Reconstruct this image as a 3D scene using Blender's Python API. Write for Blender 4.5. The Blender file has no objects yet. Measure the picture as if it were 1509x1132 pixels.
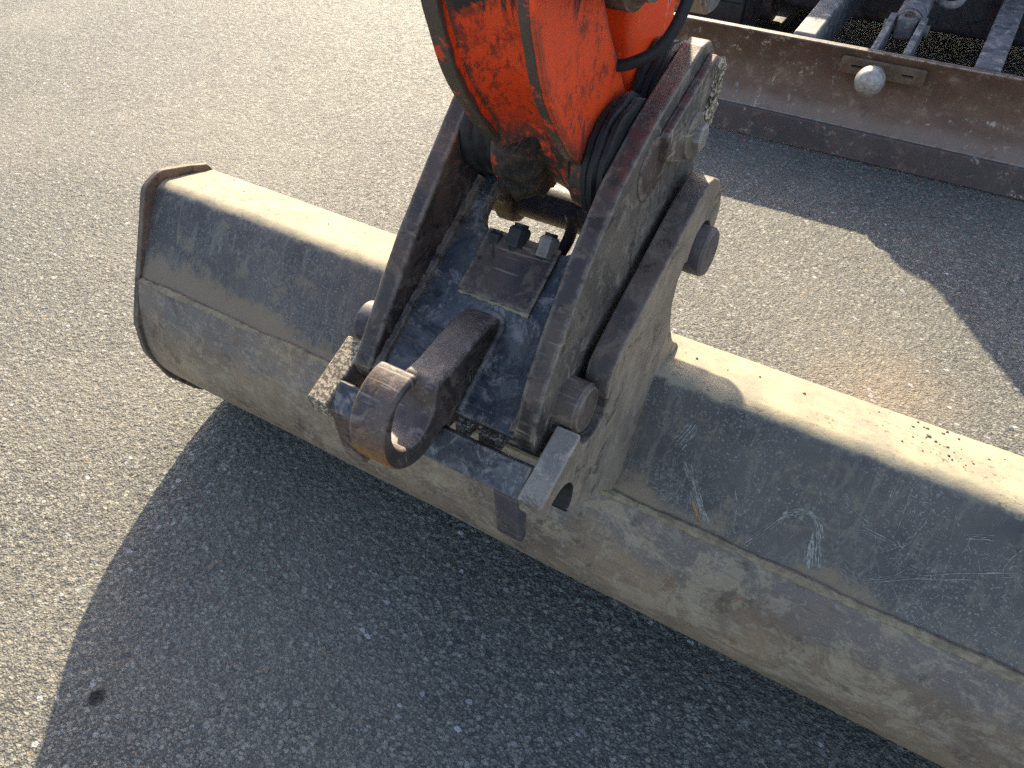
import bpy, bmesh, math, random
import numpy as np
from mathutils import Vector, noise as mnoise, geometry as mgeo
random.seed(7)
scene = bpy.context.scene
COL = scene.collection

# ------------------------------------------------------------------ camera, light
cam_d = bpy.data.cameras.new('camera')
cam = bpy.data.objects.new('camera', cam_d); COL.objects.link(cam)
cam.location = (0, 0, 1.2)
cam.rotation_euler = (math.radians(90 - 43.26), 0, math.radians(31.35))
cam_d.sensor_width = 36; cam_d.lens = 1133 / 1509 * 36
cam_d.clip_start = 0.02; cam_d.clip_end = 500
scene.camera = cam

SUN = Vector((-0.76, 1.42, 1.0)).normalized()
world = bpy.data.worlds.new('World'); scene.world = world
world.use_nodes = True
wn = world.node_tree; wn.nodes.clear()
sky = wn.nodes.new('ShaderNodeTexSky'); sky.sky_type = 'NISHITA'; sky.sun_disc = False
sky.sun_elevation = math.asin(SUN.z); sky.sun_rotation = math.atan2(SUN.x, SUN.y)
sky.air_density = 1.0; sky.dust_density = 2.2; sky.ozone_density = 0.8
bg = wn.nodes.new('ShaderNodeBackground'); bg.inputs[1].default_value = 0.14
wo = wn.nodes.new('ShaderNodeOutputWorld')
wn.links.new(sky.outputs[0], bg.inputs[0]); wn.links.new(bg.outputs[0], wo.inputs[0])
sun_d = bpy.data.lights.new('sun', 'SUN'); sun_d.energy = 4.5; sun_d.angle = math.radians(0.53)
sun_d.color = (1.0, 0.88, 0.64)
sun = bpy.data.objects.new('sun', sun_d); COL.objects.link(sun)
sun.rotation_euler = SUN.to_track_quat('Z', 'Y').to_euler(); sun.location = SUN * 20
vs = scene.view_settings
vs.view_transform = 'Standard'; vs.look = 'None'; vs.gamma = 1; vs.exposure = 1.6
scene.cycles.max_bounces = 6
scene.cycles.use_denoising = False
scene.cycles.caustics_reflective = False; scene.cycles.caustics_refractive = False
scene.cycles.sample_clamp_indirect = 2.5

# ------------------------------------------------------------------ node helpers
class NB:
    def __init__(s, name):
        s.m = bpy.data.materials.new(name); s.m.use_nodes = True
        s.t = s.m.node_tree; s.t.nodes.clear()
        s.tc = s.t.nodes.new('ShaderNodeTexCoord').outputs['Object']
        s.geo = s.t.nodes.new('ShaderNodeNewGeometry')
    def n(s, typ, **kw):
        x = s.t.nodes.new(typ)
        for k, v in kw.items(): setattr(x, k, v)
        return x
    def put(s, sock, v):
        if isinstance(v, bpy.types.NodeSocket): s.t.links.new(v, sock)
        elif isinstance(v, tuple) and len(v) == 3 and sock.type == 'RGBA': sock.default_value = (*v, 1)
        else: sock.default_value = v
    def map(s, scale=(1, 1, 1), rot=(0, 0, 0), loc=(0, 0, 0), vec=None):
        x = s.n('ShaderNodeMapping'); s.put(x.inputs['Vector'], vec or s.tc)
        x.inputs['Scale'].default_value = scale; x.inputs['Rotation'].default_value = rot; x.inputs['Location'].default_value = loc
        return x.outputs[0]
    def noise(s, scale, detail=6, rough=0.6, vec=None, dist=0.0):
        x = s.n('ShaderNodeTexNoise'); s.put(x.inputs['Vector'], vec or s.tc)
        x.inputs['Scale'].default_value = scale; x.inputs['Detail'].default_value = detail
        x.inputs['Roughness'].default_value = rough; x.inputs['Distortion'].default_value = dist
        return x.outputs['Fac']
    def vor(s, scale, feature='F1', out='Distance', vec=None, rnd=1.0):
        x = s.n('ShaderNodeTexVoronoi', feature=feature); s.put(x.inputs['Vector'], vec or s.tc)
        x.inputs['Scale'].default_value = scale; x.inputs['Randomness'].default_value = rnd
        return x.outputs[out]
    def step(s, v, a, b, lo=0.0, hi=1.0):
        x = s.n('ShaderNodeMapRange', interpolation_type='SMOOTHSTEP'); s.put(x.inputs['Value'], v)
        for i, q in zip((1, 2, 3, 4), (a, b, lo, hi)): s.put(x.inputs[i], q)
        return x.outputs[0]
    def math(s, op, a, b=0.0, clamp=False):
        x = s.n('ShaderNodeMath', operation=op, use_clamp=clamp); s.put(x.inputs[0], a); s.put(x.inputs[1], b)
        return x.outputs[0]
    def mul(s, *a):
        r = a[0]
        for b in a[1:]: r = s.math('MULTIPLY', r, b)
        return r
    def mix(s, f, a, b):
        x = s.n('ShaderNodeMix', data_type='RGBA'); s.put(x.inputs[0], f); s.put(x.inputs[6], a); s.put(x.inputs[7], b)
        return x.outputs[2]
    def sep(s, v=None):
        x = s.n('ShaderNodeSeparateXYZ'); s.put(x.inputs[0], v or s.tc); return x.outputs
    def attr(s, name):
        return s.n('ShaderNodeAttribute', attribute_name=name).outputs['Fac']
    def edge(s, r=0.004):
        b = s.n('ShaderNodeBevel', samples=4); b.inputs[0].default_value = r
        d = s.n('ShaderNodeVectorMath', operation='DOT_PRODUCT')
        s.put(d.inputs[0], b.outputs[0]); s.put(d.inputs[1], s.geo.outputs['Normal'])
        return s.math('SUBTRACT', 1.0, d.outputs['Value'])
    def scratch(s, rot, sc=(10, 420, 10), thr=0.66):
        v = s.map(scale=sc, rot=rot)
        return s.mul(s.step(s.noise(1.0, 2, 0.5, v), thr, thr + 0.05), s.step(s.noise(9, 3), 0.5, 0.62))
    def bump(s, h, strength=0.3, dist=0.002, nrm=None):
        x = s.n('ShaderNodeBump'); x.inputs['Strength'].default_value = strength; x.inputs['Distance'].default_value = dist
        s.put(x.inputs['Height'], h)
        if nrm is not None: s.put(x.inputs['Normal'], nrm)
        return x.outputs[0]
    def out(s, col, rough=0.6, metal=0.0, nrm=None, spec=0.5):
        p = s.n('ShaderNodeBsdfPrincipled'); s.put(p.inputs['Base Color'], col); s.put(p.inputs['Roughness'], rough)
        s.put(p.inputs['Metallic'], metal); s.put(p.inputs['Specular IOR Level'], spec)
        if nrm is not None: s.put(p.inputs['Normal'], nrm)
        o = s.n('ShaderNodeOutputMaterial'); s.t.links.new(p.outputs[0], o.inputs[0])
        return s.m

PI = math.pi
def worn(name, base, base2, dust, rust, wear, dust_amt=0.5, rust_amt=0.4, wear_amt=1.0, scr=0.5, rough=0.55, bumpy=0.4, edge_r=0.005, pits=0.0, post=None):
    b = NB(name)
    if 'black' not in name or 'steel' in name:
        base, base2, dust, rust, wear = [tuple(min(0.6, q * k_) for q, k_ in zip(c_, (1.30, 1.18, 1.10))) for c_ in (base, base2, dust, rust, wear)]
    c = b.mix(b.step(b.noise(11, 8, 0.7, dist=0.5), 0.42, 0.58), base, base2)
    g = b.noise(30, 10, 0.76, dist=0.6)
    c = b.mix(b.mul(b.step(g, 0.50, 0.62), dust_amt), c, dust)
    blot = b.mul(b.step(b.noise(16, 9, 0.74, b.map(loc=(3, 1, 2)), 0.8), 0.54, 0.60), 0.8)
    c = b.mix(blot, c, tuple(q * 0.42 for q in base))
    r1 = b.mul(b.step(b.noise(13, 8, 0.72, b.map(loc=(7, 5, 1))), 0.55, 0.66), b.step(b.noise(120, 5, 0.75), 0.38, 0.58))
    c = b.mix(b.mul(r1, rust_amt), c, rust)
    sp = b.mul(b.step(b.noise(310, 3, 0.6), 0.60, 0.66), b.step(b.noise(19, 4), 0.46, 0.62))
    c = b.mix(b.mul(sp, 0.6), c, dust)
    sc = b.math('MAXIMUM', b.scratch((0.9, 0.2, 0.5), (16, 300, 16), 0.63), b.scratch((1.2, 0.7, -0.6), (16, 16, 320), 0.64))
    c = b.mix(b.mul(sc, scr), c, wear)
    e = b.mul(b.step(b.edge(edge_r), 0.015, 0.12), b.step(b.noise(70, 5, 0.7), 0.36, 0.56), wear_amt)
    c = b.mix(e, c, wear)
    if post: c = post(b, c)
    h = b.math('ADD', b.mul(g, 0.7), b.mul(b.noise(240, 5, 0.7), 0.4))
    if pits:
        pt = b.step(b.noise(230, 5, 0.65), 0.44, 0.52)
        h = b.math('ADD', h, b.mul(pt, pits)); c = b.mix(b.mul(b.math('SUBTRACT', 1.0, pt), 0.75), c, (0.055, 0.042, 0.032))
    return b.out(c, b.step(g, 0.3, 0.7, rough - 0.08, rough + 0.28), 0.0, b.bump(h, bumpy, 0.003), 0.36)

M = {}
def hook_rust(b, c):
    q = b.sep()
    nz = b.mul(b.math('SUBTRACT', b.noise(40, 8, 0.75), 0.5), 0.07)
    m = b.mul(b.step(b.math('ADD', q[2], nz), 0.650, 0.606), b.step(b.math('ADD', q[1], nz), 0.440, 0.395))
    m2 = b.mul(b.step(b.noise(28, 8, 0.74, b.map(loc=(2, 6, 1))), 0.58, 0.62), 0.7)
    c = b.mix(b.math('MAXIMUM', b.mul(m, 0.85), b.mul(m2, 0.25)), c, b.mix(b.noise(90, 6, 0.7), (0.16, 0.062, 0.014), (0.42, 0.20, 0.055)))
    stem = b.step(b.math('ADD', q[1], b.mul(nz, 0.5)), 0.462, 0.478)
    return b.mix(b.mul(stem, 0.85), c, b.mix(b.step(b.noise(34, 9, 0.76), 0.42, 0.58), (0.022, 0.025, 0.034), b.mix(b.noise(70, 6), (0.075, 0.075, 0.078), (0.13, 0.12, 0.105))))
def red_overspray(b, c):
    q = b.sep()
    m = b.mul(b.step(b.math('ADD', q[2], b.mul(b.noise(20, 6), 0.08)), 0.845, 0.885), b.step(b.noise(44, 8, 0.75), 0.46, 0.58))
    return b.mix(b.mul(m, 0.5), c, (0.15, 0.030, 0.026))
M['coupler'] = worn('worn_black_steel', (0.026, 0.021, 0.021), (0.056, 0.040, 0.033), (0.125, 0.098, 0.076), (0.085, 0.042, 0.022), (0.20, 0.17, 0.135), 0.65, 0.5, 0.9, 0.6, 0.5, edge_r=0.010, post=red_overspray)
M['deck'] = worn('worn_blue_paint', (0.024, 0.029, 0.038), (0.066, 0.069, 0.076), (0.185, 0.182, 0.178), (0.10, 0.065, 0.03), (0.20, 0.175, 0.14), 0.8, 0.5, 0.8, 0.2, 0.45)
M['ear'] = worn('worn_bucket_ear', (0.135, 0.115, 0.092), (0.19, 0.16, 0.122), (0.27, 0.22, 0.16), (0.13, 0.075, 0.04), (0.30, 0.26, 0.2), 0.5, 0.4, 0.7, 0.4, 0.6)
M['ear_edge'] = worn('rusty_ear_edge', (0.050, 0.042, 0.040), (0.085, 0.062, 0.050), (0.15, 0.125, 0.10), (0.13, 0.06, 0.028), (0.26, 0.22, 0.17), 0.6, 0.7, 0.8, 0.3, 0.55)
M['coupler_face'] = worn('scraped_coupler_face', (0.055, 0.050, 0.046), (0.095, 0.083, 0.070), (0.19, 0.165, 0.13), (0.10, 0.06, 0.035), (0.27, 0.24, 0.19), 0.7, 0.4, 0.8, 0.9, 0.5)
M['flange'] = worn('rusty_bucket_flange', (0.065, 0.056, 0.048), (0.105, 0.086, 0.066), (0.18, 0.15, 0.112), (0.09, 0.052, 0.03), (0.27, 0.22, 0.155), 0.6, 0.5, 0.9, 0.3, 0.65)
M['jaw_worn'] = worn('scuffed_jaw_steel', (0.135, 0.125, 0.112), (0.19, 0.17, 0.145), (0.30, 0.27, 0.23), (0.12, 0.07, 0.04), (0.34, 0.30, 0.24), 0.8, 0.3, 0.9, 0.6, 0.55, bumpy=0.8)
M['jaw'] = worn('pitted_rust_steel', (0.30, 0.265, 0.20), (0.38, 0.335, 0.25), (0.42, 0.37, 0.27), (0.22, 0.15, 0.09), (0.42, 0.37, 0.28), 0.6, 0.5, 0.7, 0.2, 0.7, 0.9, pits=0.9)  # paler than jaw_worn: sunlight on the left jaw put into the base colour
M['eye'] = worn('worn_hook_steel', (0.045, 0.034, 0.033), (0.085, 0.060, 0.050), (0.18, 0.145, 0.115), (0.26, 0.10, 0.02), (0.26, 0.22, 0.18), 0.6, 0.5, 0.7, 0.5, 0.45, post=hook_rust)
M['hook_face'] = worn('shaded_hook_face', (0.030, 0.024, 0.024), (0.055, 0.042, 0.036), (0.13, 0.105, 0.08), (0.14, 0.06, 0.02), (0.22, 0.18, 0.14), 0.5, 0.5, 0.9, 0.5, 0.5)  # same steel as the rim, darkened to show the side face in shade
M['hook_inner'] = worn('bounce_lit_hook_throat', (0.045, 0.036, 0.036), (0.080, 0.064, 0.060), (0.22, 0.20, 0.185), (0.26, 0.11, 0.03), (0.28, 0.25, 0.22), 0.5, 0.7, 0.6, 0.4, 0.4)  # lighter grey stands for light bouncing into the hook's throat
M['pin'] = worn('dark_pin_steel', (0.04, 0.042, 0.055), (0.06, 0.052, 0.052), (0.14, 0.12, 0.10), (0.11, 0.055, 0.025), (0.20, 0.17, 0.14), 0.4, 0.5, 0.7, 0.4, 0.45)
M['bolt'] = worn('grey_bolt_steel', (0.09, 0.09, 0.09), (0.14, 0.135, 0.125), (0.2, 0.18, 0.15), (0.12, 0.06, 0.03), (0.34, 0.31, 0.27), 0.4, 0.3, 0.7, 0.3, 0.4)
M['black'] = worn('grease_and_shade_black', (0.010, 0.010, 0.011), (0.02, 0.018, 0.016), (0.045, 0.038, 0.03), (0.03, 0.02, 0.012), (0.06, 0.055, 0.05), 0.5, 0.4, 0.5, 0.2, 0.5)  # grease on small parts; in the ear's jaw notch it stands for shade
M['rubber'] = worn('black_rubber', (0.008, 0.008, 0.009), (0.015, 0.014, 0.014), (0.042, 0.036, 0.03), (0.03, 0.025, 0.02), (0.045, 0.045, 0.045), 0.35, 0.2, 0.4, 0.1, 0.55, 0.3)
M['blade_arm'] = worn('dusty_grey_arm', (0.085, 0.09, 0.10), (0.14, 0.14, 0.145), (0.34, 0.33, 0.29), (0.12, 0.08, 0.05), (0.4, 0.38, 0.34), 0.6, 0.2, 0.6, 0.3, 0.55)
M['machine'] = worn('charcoal_paint', (0.05, 0.05, 0.055), (0.07, 0.07, 0.07), (0.16, 0.15, 0.12), (0.09, 0.05, 0.03), (0.2, 0.18, 0.15), 0.4, 0.2, 0.5, 0.2, 0.5)

def mat_orange(name='worn_orange_paint', dg=0.0):
    b = NB(name)
    c = b.mix(b.noise(20, 5), (0.90, 0.085, 0.016), (0.74, 0.055, 0.011))
    c = b.mix(b.mul(b.step(b.noise(45, 8, 0.75, dist=0.6), 0.50, 0.64), 0.6), c, (0.25, 0.03, 0.012))
    z = b.sep()[2]; y = b.sep()[1]
    big = b.noise(1.0, 9, 0.70, b.map(scale=(15, 12, 5.5)), 0.5)
    grease = b.step(b.math('ADD', big, b.step(z, 0.95, 1.00, 0.0, 0.11)), 0.548 + dg, 0.595 + dg)
    grease = b.mul(grease, b.step(b.math('ADD', b.noise(6, 3), b.step(z, 0.94, 0.99, 0.0, 0.25)), 0.44, 0.54))
    fine = b.mul(b.step(b.noise(1.0, 9, 0.78, b.map(scale=(110, 90, 45))), 0.52, 0.58), b.step(b.noise(17, 4), 0.38, 0.54))
    m = b.math('MAXIMUM', grease, b.mul(fine, 0.7))
    m = b.math('MAXIMUM', m, b.mul(b.scratch((0.1, 0.25, 0.1), (340, 60, 9), 0.60), 0.8))
    low = b.step(b.math('ADD', z, b.mul(big, 0.14)), 0.955, 0.880)      # grease round the pin
    m = b.math('MAXIMUM', m, b.mul(low, b.step(b.noise(60, 7, 0.7), 0.34, 0.50)))
    c = b.mix(m, c, b.mix(b.noise(50, 4), (0.016, 0.012, 0.010), (0.05, 0.034, 0.022)))
    e = b.mul(b.step(b.edge(0.013), 0.010, 0.10), b.step(b.noise(34, 8, 0.74), 0.42, 0.50))
    c = b.mix(e, c, (0.060, 0.044, 0.030))
    h = b.math('SUBTRACT', b.mul(b.noise(160, 6, 0.7), 0.5), b.mul(m, 0.35))
    return b.out(c, b.mix(m, (0.35, 0.35, 0.35), (0.6, 0.6, 0.6)), 0.0, b.bump(h, 0.45, 0.0025))
M['orange'] = mat_orange(); M['cheek'] = mat_orange('chipped_orange_paint', 0.075)
def mat_grease():
    b = NB('greasy_soil_crust')
    c = b.mix(b.step(b.noise(60, 8, 0.75), 0.38, 0.62), (0.016, 0.012, 0.009), (0.062, 0.044, 0.028))
    c = b.mix(b.mul(b.step(b.noise(30, 8, 0.72), 0.60, 0.64), 0.8), c, (0.5, 0.05, 0.02))
    c = b.mix(b.step(b.noise(260, 4, 0.7), 0.62, 0.68), c, (0.14, 0.11, 0.08))
    return b.out(c, 0.75, 0.0, b.bump(b.noise(110, 8, 0.75), 0.9, 0.004), 0.3)
M['grease'] = mat_grease()

def mat_edge():
    b = NB('bare_link_edge')
    bare = b.step(b.noise(36, 8, 0.74, dist=0.4), 0.565, 0.60)
    c = b.mix(b.noise(70, 6, 0.7), (0.034, 0.026, 0.019), (0.095, 0.070, 0.047))
    c = b.mix(bare, c, (0.55, 0.05, 0.012))
    return b.out(c, 0.5, 0.0, b.bump(b.noise(180, 6, 0.7), 0.5, 0.002))
M['edge'] = mat_edge()

def mat_red():
    b = NB('bright_red_paint')
    c = b.mix(b.noise(25, 5), (0.92, 0.060, 0.012), (0.86, 0.085, 0.016))
    chip = b.step(b.noise(21, 6, 0.62, b.map(scale=(1.4, 1, 0.7)), 0.3), 0.575, 0.60)
    halo = b.step(b.noise(21, 6, 0.62, b.map(scale=(1.4, 1, 0.7)), 0.3), 0.56, 0.575)
    c = b.mix(b.mul(halo, 0.6), c, (0.8, 0.35, 0.3))
    c = b.mix(chip, c, (0.06, 0.045, 0.035))
    low = b.mul(b.step(b.math('ADD', b.sep()[2], b.mul(b.noise(30, 6), 0.08)), 0.89, 0.86), b.step(b.noise(40, 6), 0.4, 0.5))
    c = b.mix(low, c, (0.02, 0.015, 0.013))
    return b.out(c, 0.28, 0.0, b.bump(b.noise(120, 4), 0.12, 0.001))
M['red'] = mat_red()

def mat_upper():
    b = NB('bucket_dark_paint_with_dust')
    X, Y, Z = b.sep()[0], b.sep()[1], b.sep()[2]
    nz = b.sep(b.geo.outputs['Normal'])[2]
    c = b.mix(b.step(b.noise(7, 8, 0.66), 0.36, 0.64), (0.070, 0.062, 0.061), (0.115, 0.098, 0.085))
    # streaky grime
    st = b.noise(1.0, 7, 0.7, b.map(scale=(55, 14, 14), rot=(0.0, 0.25, 0)), 1.2)
    c = b.mix(b.mul(b.step(st, 0.51, 0.62), 0.55), c, (0.19, 0.17, 0.135))
    web = b.mul(b.step(b.math('ABSOLUTE', b.math('SUBTRACT', b.noise(26, 7, 0.7, dist=1.5), 0.5)), 0.012, 0.004), b.step(b.noise(8, 4), 0.44, 0.56))
    c = b.mix(b.mul(web, 0.6), c, (0.24, 0.22, 0.185))
    sp = b.mul(b.step(b.noise(330, 3, 0.6), 0.585, 0.64), b.step(b.noise(11, 4), 0.38, 0.55))
    c = b.mix(b.mul(sp, 0.75), c, (0.27, 0.26, 0.235))
    cl = b.mul(b.step(b.noise(9, 10, 0.76, b.map(loc=(2, 7, 3)), 1.0), 0.53, 0.60), b.step(b.noise(44, 8, 0.76), 0.42, 0.58))
    c = b.mix(b.mul(cl, 0.65), c, (0.20, 0.165, 0.11))
    # dirt creeping up from the weld
    zz = b.math('ADD', Z, b.mul(b.math('SUBTRACT', b.noise(12, 8, 0.7), 0.5), 0.17))
    wx = b.step(X, -0.75, -1.05, 0.0, 0.035)
    lowd = b.step(b.math('SUBTRACT', zz, wx), 0.392, 0.362)
    c = b.mix(b.mul(lowd, 0.75), c, (0.235, 0.168, 0.105))
    # dust on the flat top, rubbed thin along the bend
    top = b.step(b.math('ADD', nz, b.mul(b.math('SUBTRACT', b.noise(55, 7, 0.75), 0.5), 0.55)), 0.72, 0.90)
    tc = b.mix(b.step(b.noise(16, 8, 0.7), 0.36, 0.64), (0.35, 0.292, 0.190), (0.215, 0.193, 0.148))
    tc = b.mix(b.mul(b.step(b.noise(130, 5, 0.7), 0.57, 0.63), b.step(b.noise(13, 4), 0.42, 0.58)), tc, (0.15, 0.12, 0.085))
    tc = b.mix(b.mul(b.step(b.noise(1.0, 8, 0.74, b.map(scale=(9, 40, 40)), 0.8), 0.54, 0.60), 0.55), tc, (0.22, 0.205, 0.17))
    c = b.mix(top, c, tc)
    h = b.math('ADD', b.mul(b.noise(60, 8, 0.7), 0.8), b.mul(b.noise(330, 4, 0.7), 0.35))
    r = b.mix(top, b.mix(b.step(st, 0.4, 0.7), (0.5, 0.5, 0.5), (0.7, 0.7, 0.7)), (0.85, 0.85, 0.85))
    return b.out(c, r, 0.0, b.bump(h, 0.45, 0.0025), 0.22)
M['upper'] = mat_upper()

def mat_lower():
    b = NB('bucket_worn_tan_steel')
    X, Y, Z = b.sep()[0], b.sep()[1], b.sep()[2]
    c = b.mix(b.step(b.noise(6, 8, 0.68), 0.34, 0.66), (0.150, 0.106, 0.074), (0.270, 0.188, 0.120))
    # bluish rubbed steel under the weld, right of the ears
    rub = b.mul(b.step(b.math('ADD', Z, b.mul(b.math('SUBTRACT', b.noise(9, 7, 0.7), 0.5), 0.22)), 0.27, 0.33), b.step(b.noise(3.2, 3), 0.36, 0.52))
    c = b.mix(b.mul(rub, 0.8), c, (0.150, 0.130, 0.120))
    c = b.mix(b.mul(b.step(b.noise(10, 10, 0.74, b.map(loc=(4, 2, 1)), 0.7), 0.53, 0.58), 0.55), c, (0.35, 0.275, 0.18))
    c = b.mix(b.mul(b.step(b.noise(38, 10, 0.78, dist=0.5), 0.50, 0.60), 0.5), c, (0.35, 0.285, 0.205))
    c = b.mix(b.mul(b.step(b.noise(13, 9, 0.74, b.map(loc=(9, 2, 5)), 0.6), 0.57, 0.62), 0.6), c, (0.075, 0.058, 0.044))
    c = b.mix(b.mul(b.step(b.noise(20, 9, 0.75, b.map(loc=(1, 8, 5))), 0.60, 0.66), 0.7), c, (0.20, 0.105, 0.06))
    st = b.noise(1.0, 8, 0.74, b.map(scale=(16, 130, 130), rot=(0, 0.12, 0)), 0.8)
    c = b.mix(b.mul(b.step(st, 0.52, 0.60), 0.40), c, (0.10, 0.09, 0.078))
    c = b.mix(b.mul(b.step(b.noise(1.0, 6, 0.7, b.map(scale=(70, 500, 500), rot=(0.3, 0.5, 0.2))), 0.60, 0.66), 0.5), c, (0.36, 0.32, 0.255))
    sp = b.mul(b.step(b.noise(330, 3, 0.6), 0.60, 0.65), b.step(b.noise(9, 4), 0.42, 0.58))
    c = b.mix(b.mul(sp, 0.6), c, (0.40, 0.34, 0.265))
    bot = b.step(b.math('ADD', Z, b.mul(b.noise(22, 7, 0.7), 0.08)), 0.225, 0.165)
    c = b.mix(b.mul(bot, b.step(b.noise(50, 7, 0.7), 0.35, 0.55), 0.6), c, (0.36, 0.275, 0.18))
    dk = b.mul(b.step(b.vor(70), 0.10, 0.05), b.step(b.noise(8, 3), 0.55, 0.65))
    c = b.mix(b.mul(dk, 0.8), c, (0.05, 0.04, 0.035))
    h = b.math('ADD', b.mul(b.noise(45, 8, 0.7), 0.9), b.mul(b.noise(300, 4, 0.7), 0.4))
    return b.out(c, b.step(b.noise(30, 6), 0.3, 0.7, 0.38, 0.62), 0.0, b.bump(h, 0.5, 0.003), 0.22)
M['lower'] = mat_lower()

def mat_blade(name, top):
    b = NB(name)
    Z = b.sep()[2]
    c = b.mix(b.step(b.noise(5, 8, 0.68), 0.34, 0.66), (0.095, 0.050, 0.030), (0.165, 0.100, 0.060)) if top else \
        b.mix(b.step(b.noise(9, 8, 0.68, b.map(scale=(1, 1, 0.5))), 0.34, 0.66), (0.062, 0.048, 0.046), (0.100, 0.074, 0.064))
    if top:
        c = b.mix(b.mul(b.step(b.math('ADD', Z, b.mul(b.noise(8, 6), 0.06)), 0.18, 0.14), 0.75), c, (0.205, 0.155, 0.115))
    c = b.mix(b.mul(b.step(b.noise(20, 8, 0.74), 0.52, 0.68), 0.5), c, (0.26, 0.205, 0.14))
    c = b.mix(b.mul(b.step(b.noise(40, 7, 0.72), 0.62, 0.7), 0.8), c, (0.36, 0.31, 0.25))
    c = b.mix(b.mul(b.step(b.noise(11, 7, 0.7), 0.58, 0.68), 0.6), c, (0.075, 0.045, 0.032))
    c = b.mix(b.mul(b.step(b.noise(26, 9, 0.76, b.map(loc=(3, 3, 3))), 0.585, 0.63), b.step(b.noise(2.2, 3), 0.42, 0.6)), c, (0.40, 0.34, 0.27))
    e = b.mul(b.step(b.edge(0.010), 0.015, 0.12), b.step(b.noise(40, 5, 0.7), 0.36, 0.52))
    c = b.mix(e, c, (0.42, 0.37, 0.32) if top else (0.12, 0.09, 0.08))
    return b.out(c, 0.62, 0.0, b.bump(b.noise(50, 8, 0.7), 0.4, 0.004))
M['blade'] = mat_blade('rusty_blade_steel', True)
M['blade_edge'] = mat_blade('dark_blade_edge_steel', False)

def mat_simple(name, c1, c2, scale=30, rough=0.6, metal=0.0, bumpy=0.3):
    b = NB(name)
    return b.out(b.mix(b.step(b.noise(scale, 7, 0.7), 0.35, 0.65), c1, c2), rough, metal, b.bump(b.noise(scale * 4, 5, 0.7), bumpy, 0.002))
M['weld'] = mat_simple('dusty_weld', (0.17, 0.128, 0.078), (0.30, 0.235, 0.145), 60, 0.85, 0, 0.5)
M['scratch'] = mat_simple('scraped_paint', (0.14, 0.135, 0.125), (0.33, 0.31, 0.27), 260, 0.7, 0, 0.1)
M['rust'] = mat_simple('orange_rust', (0.24, 0.10, 0.035), (0.34, 0.17, 0.07), 200, 0.8)
M['crumb'] = mat_simple('soil_crumb', (0.06, 0.05, 0.035), (0.2, 0.17, 0.11), 200, 0.95)
M['ball'] = mat_simple('galvanised_ball', (0.22, 0.195, 0.16), (0.42, 0.38, 0.32), 60, 0.5, 0.25, 0.25)
M['hitch'] = mat_simple('rusty_hitch_plate', (0.11, 0.065, 0.040), (0.19, 0.135, 0.085), 26, 0.7)
M['orange_tab'] = mat_simple('rust_orange_tab', (0.05, 0.06, 0.085), (0.30, 0.13, 0.02), 30, 0.6)
M['glass'] = mat_simple('dark_cab_glass', (0.01, 0.012, 0.014), (0.015, 0.017, 0.02), 5, 0.06, 0.0, 0.0)

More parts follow.
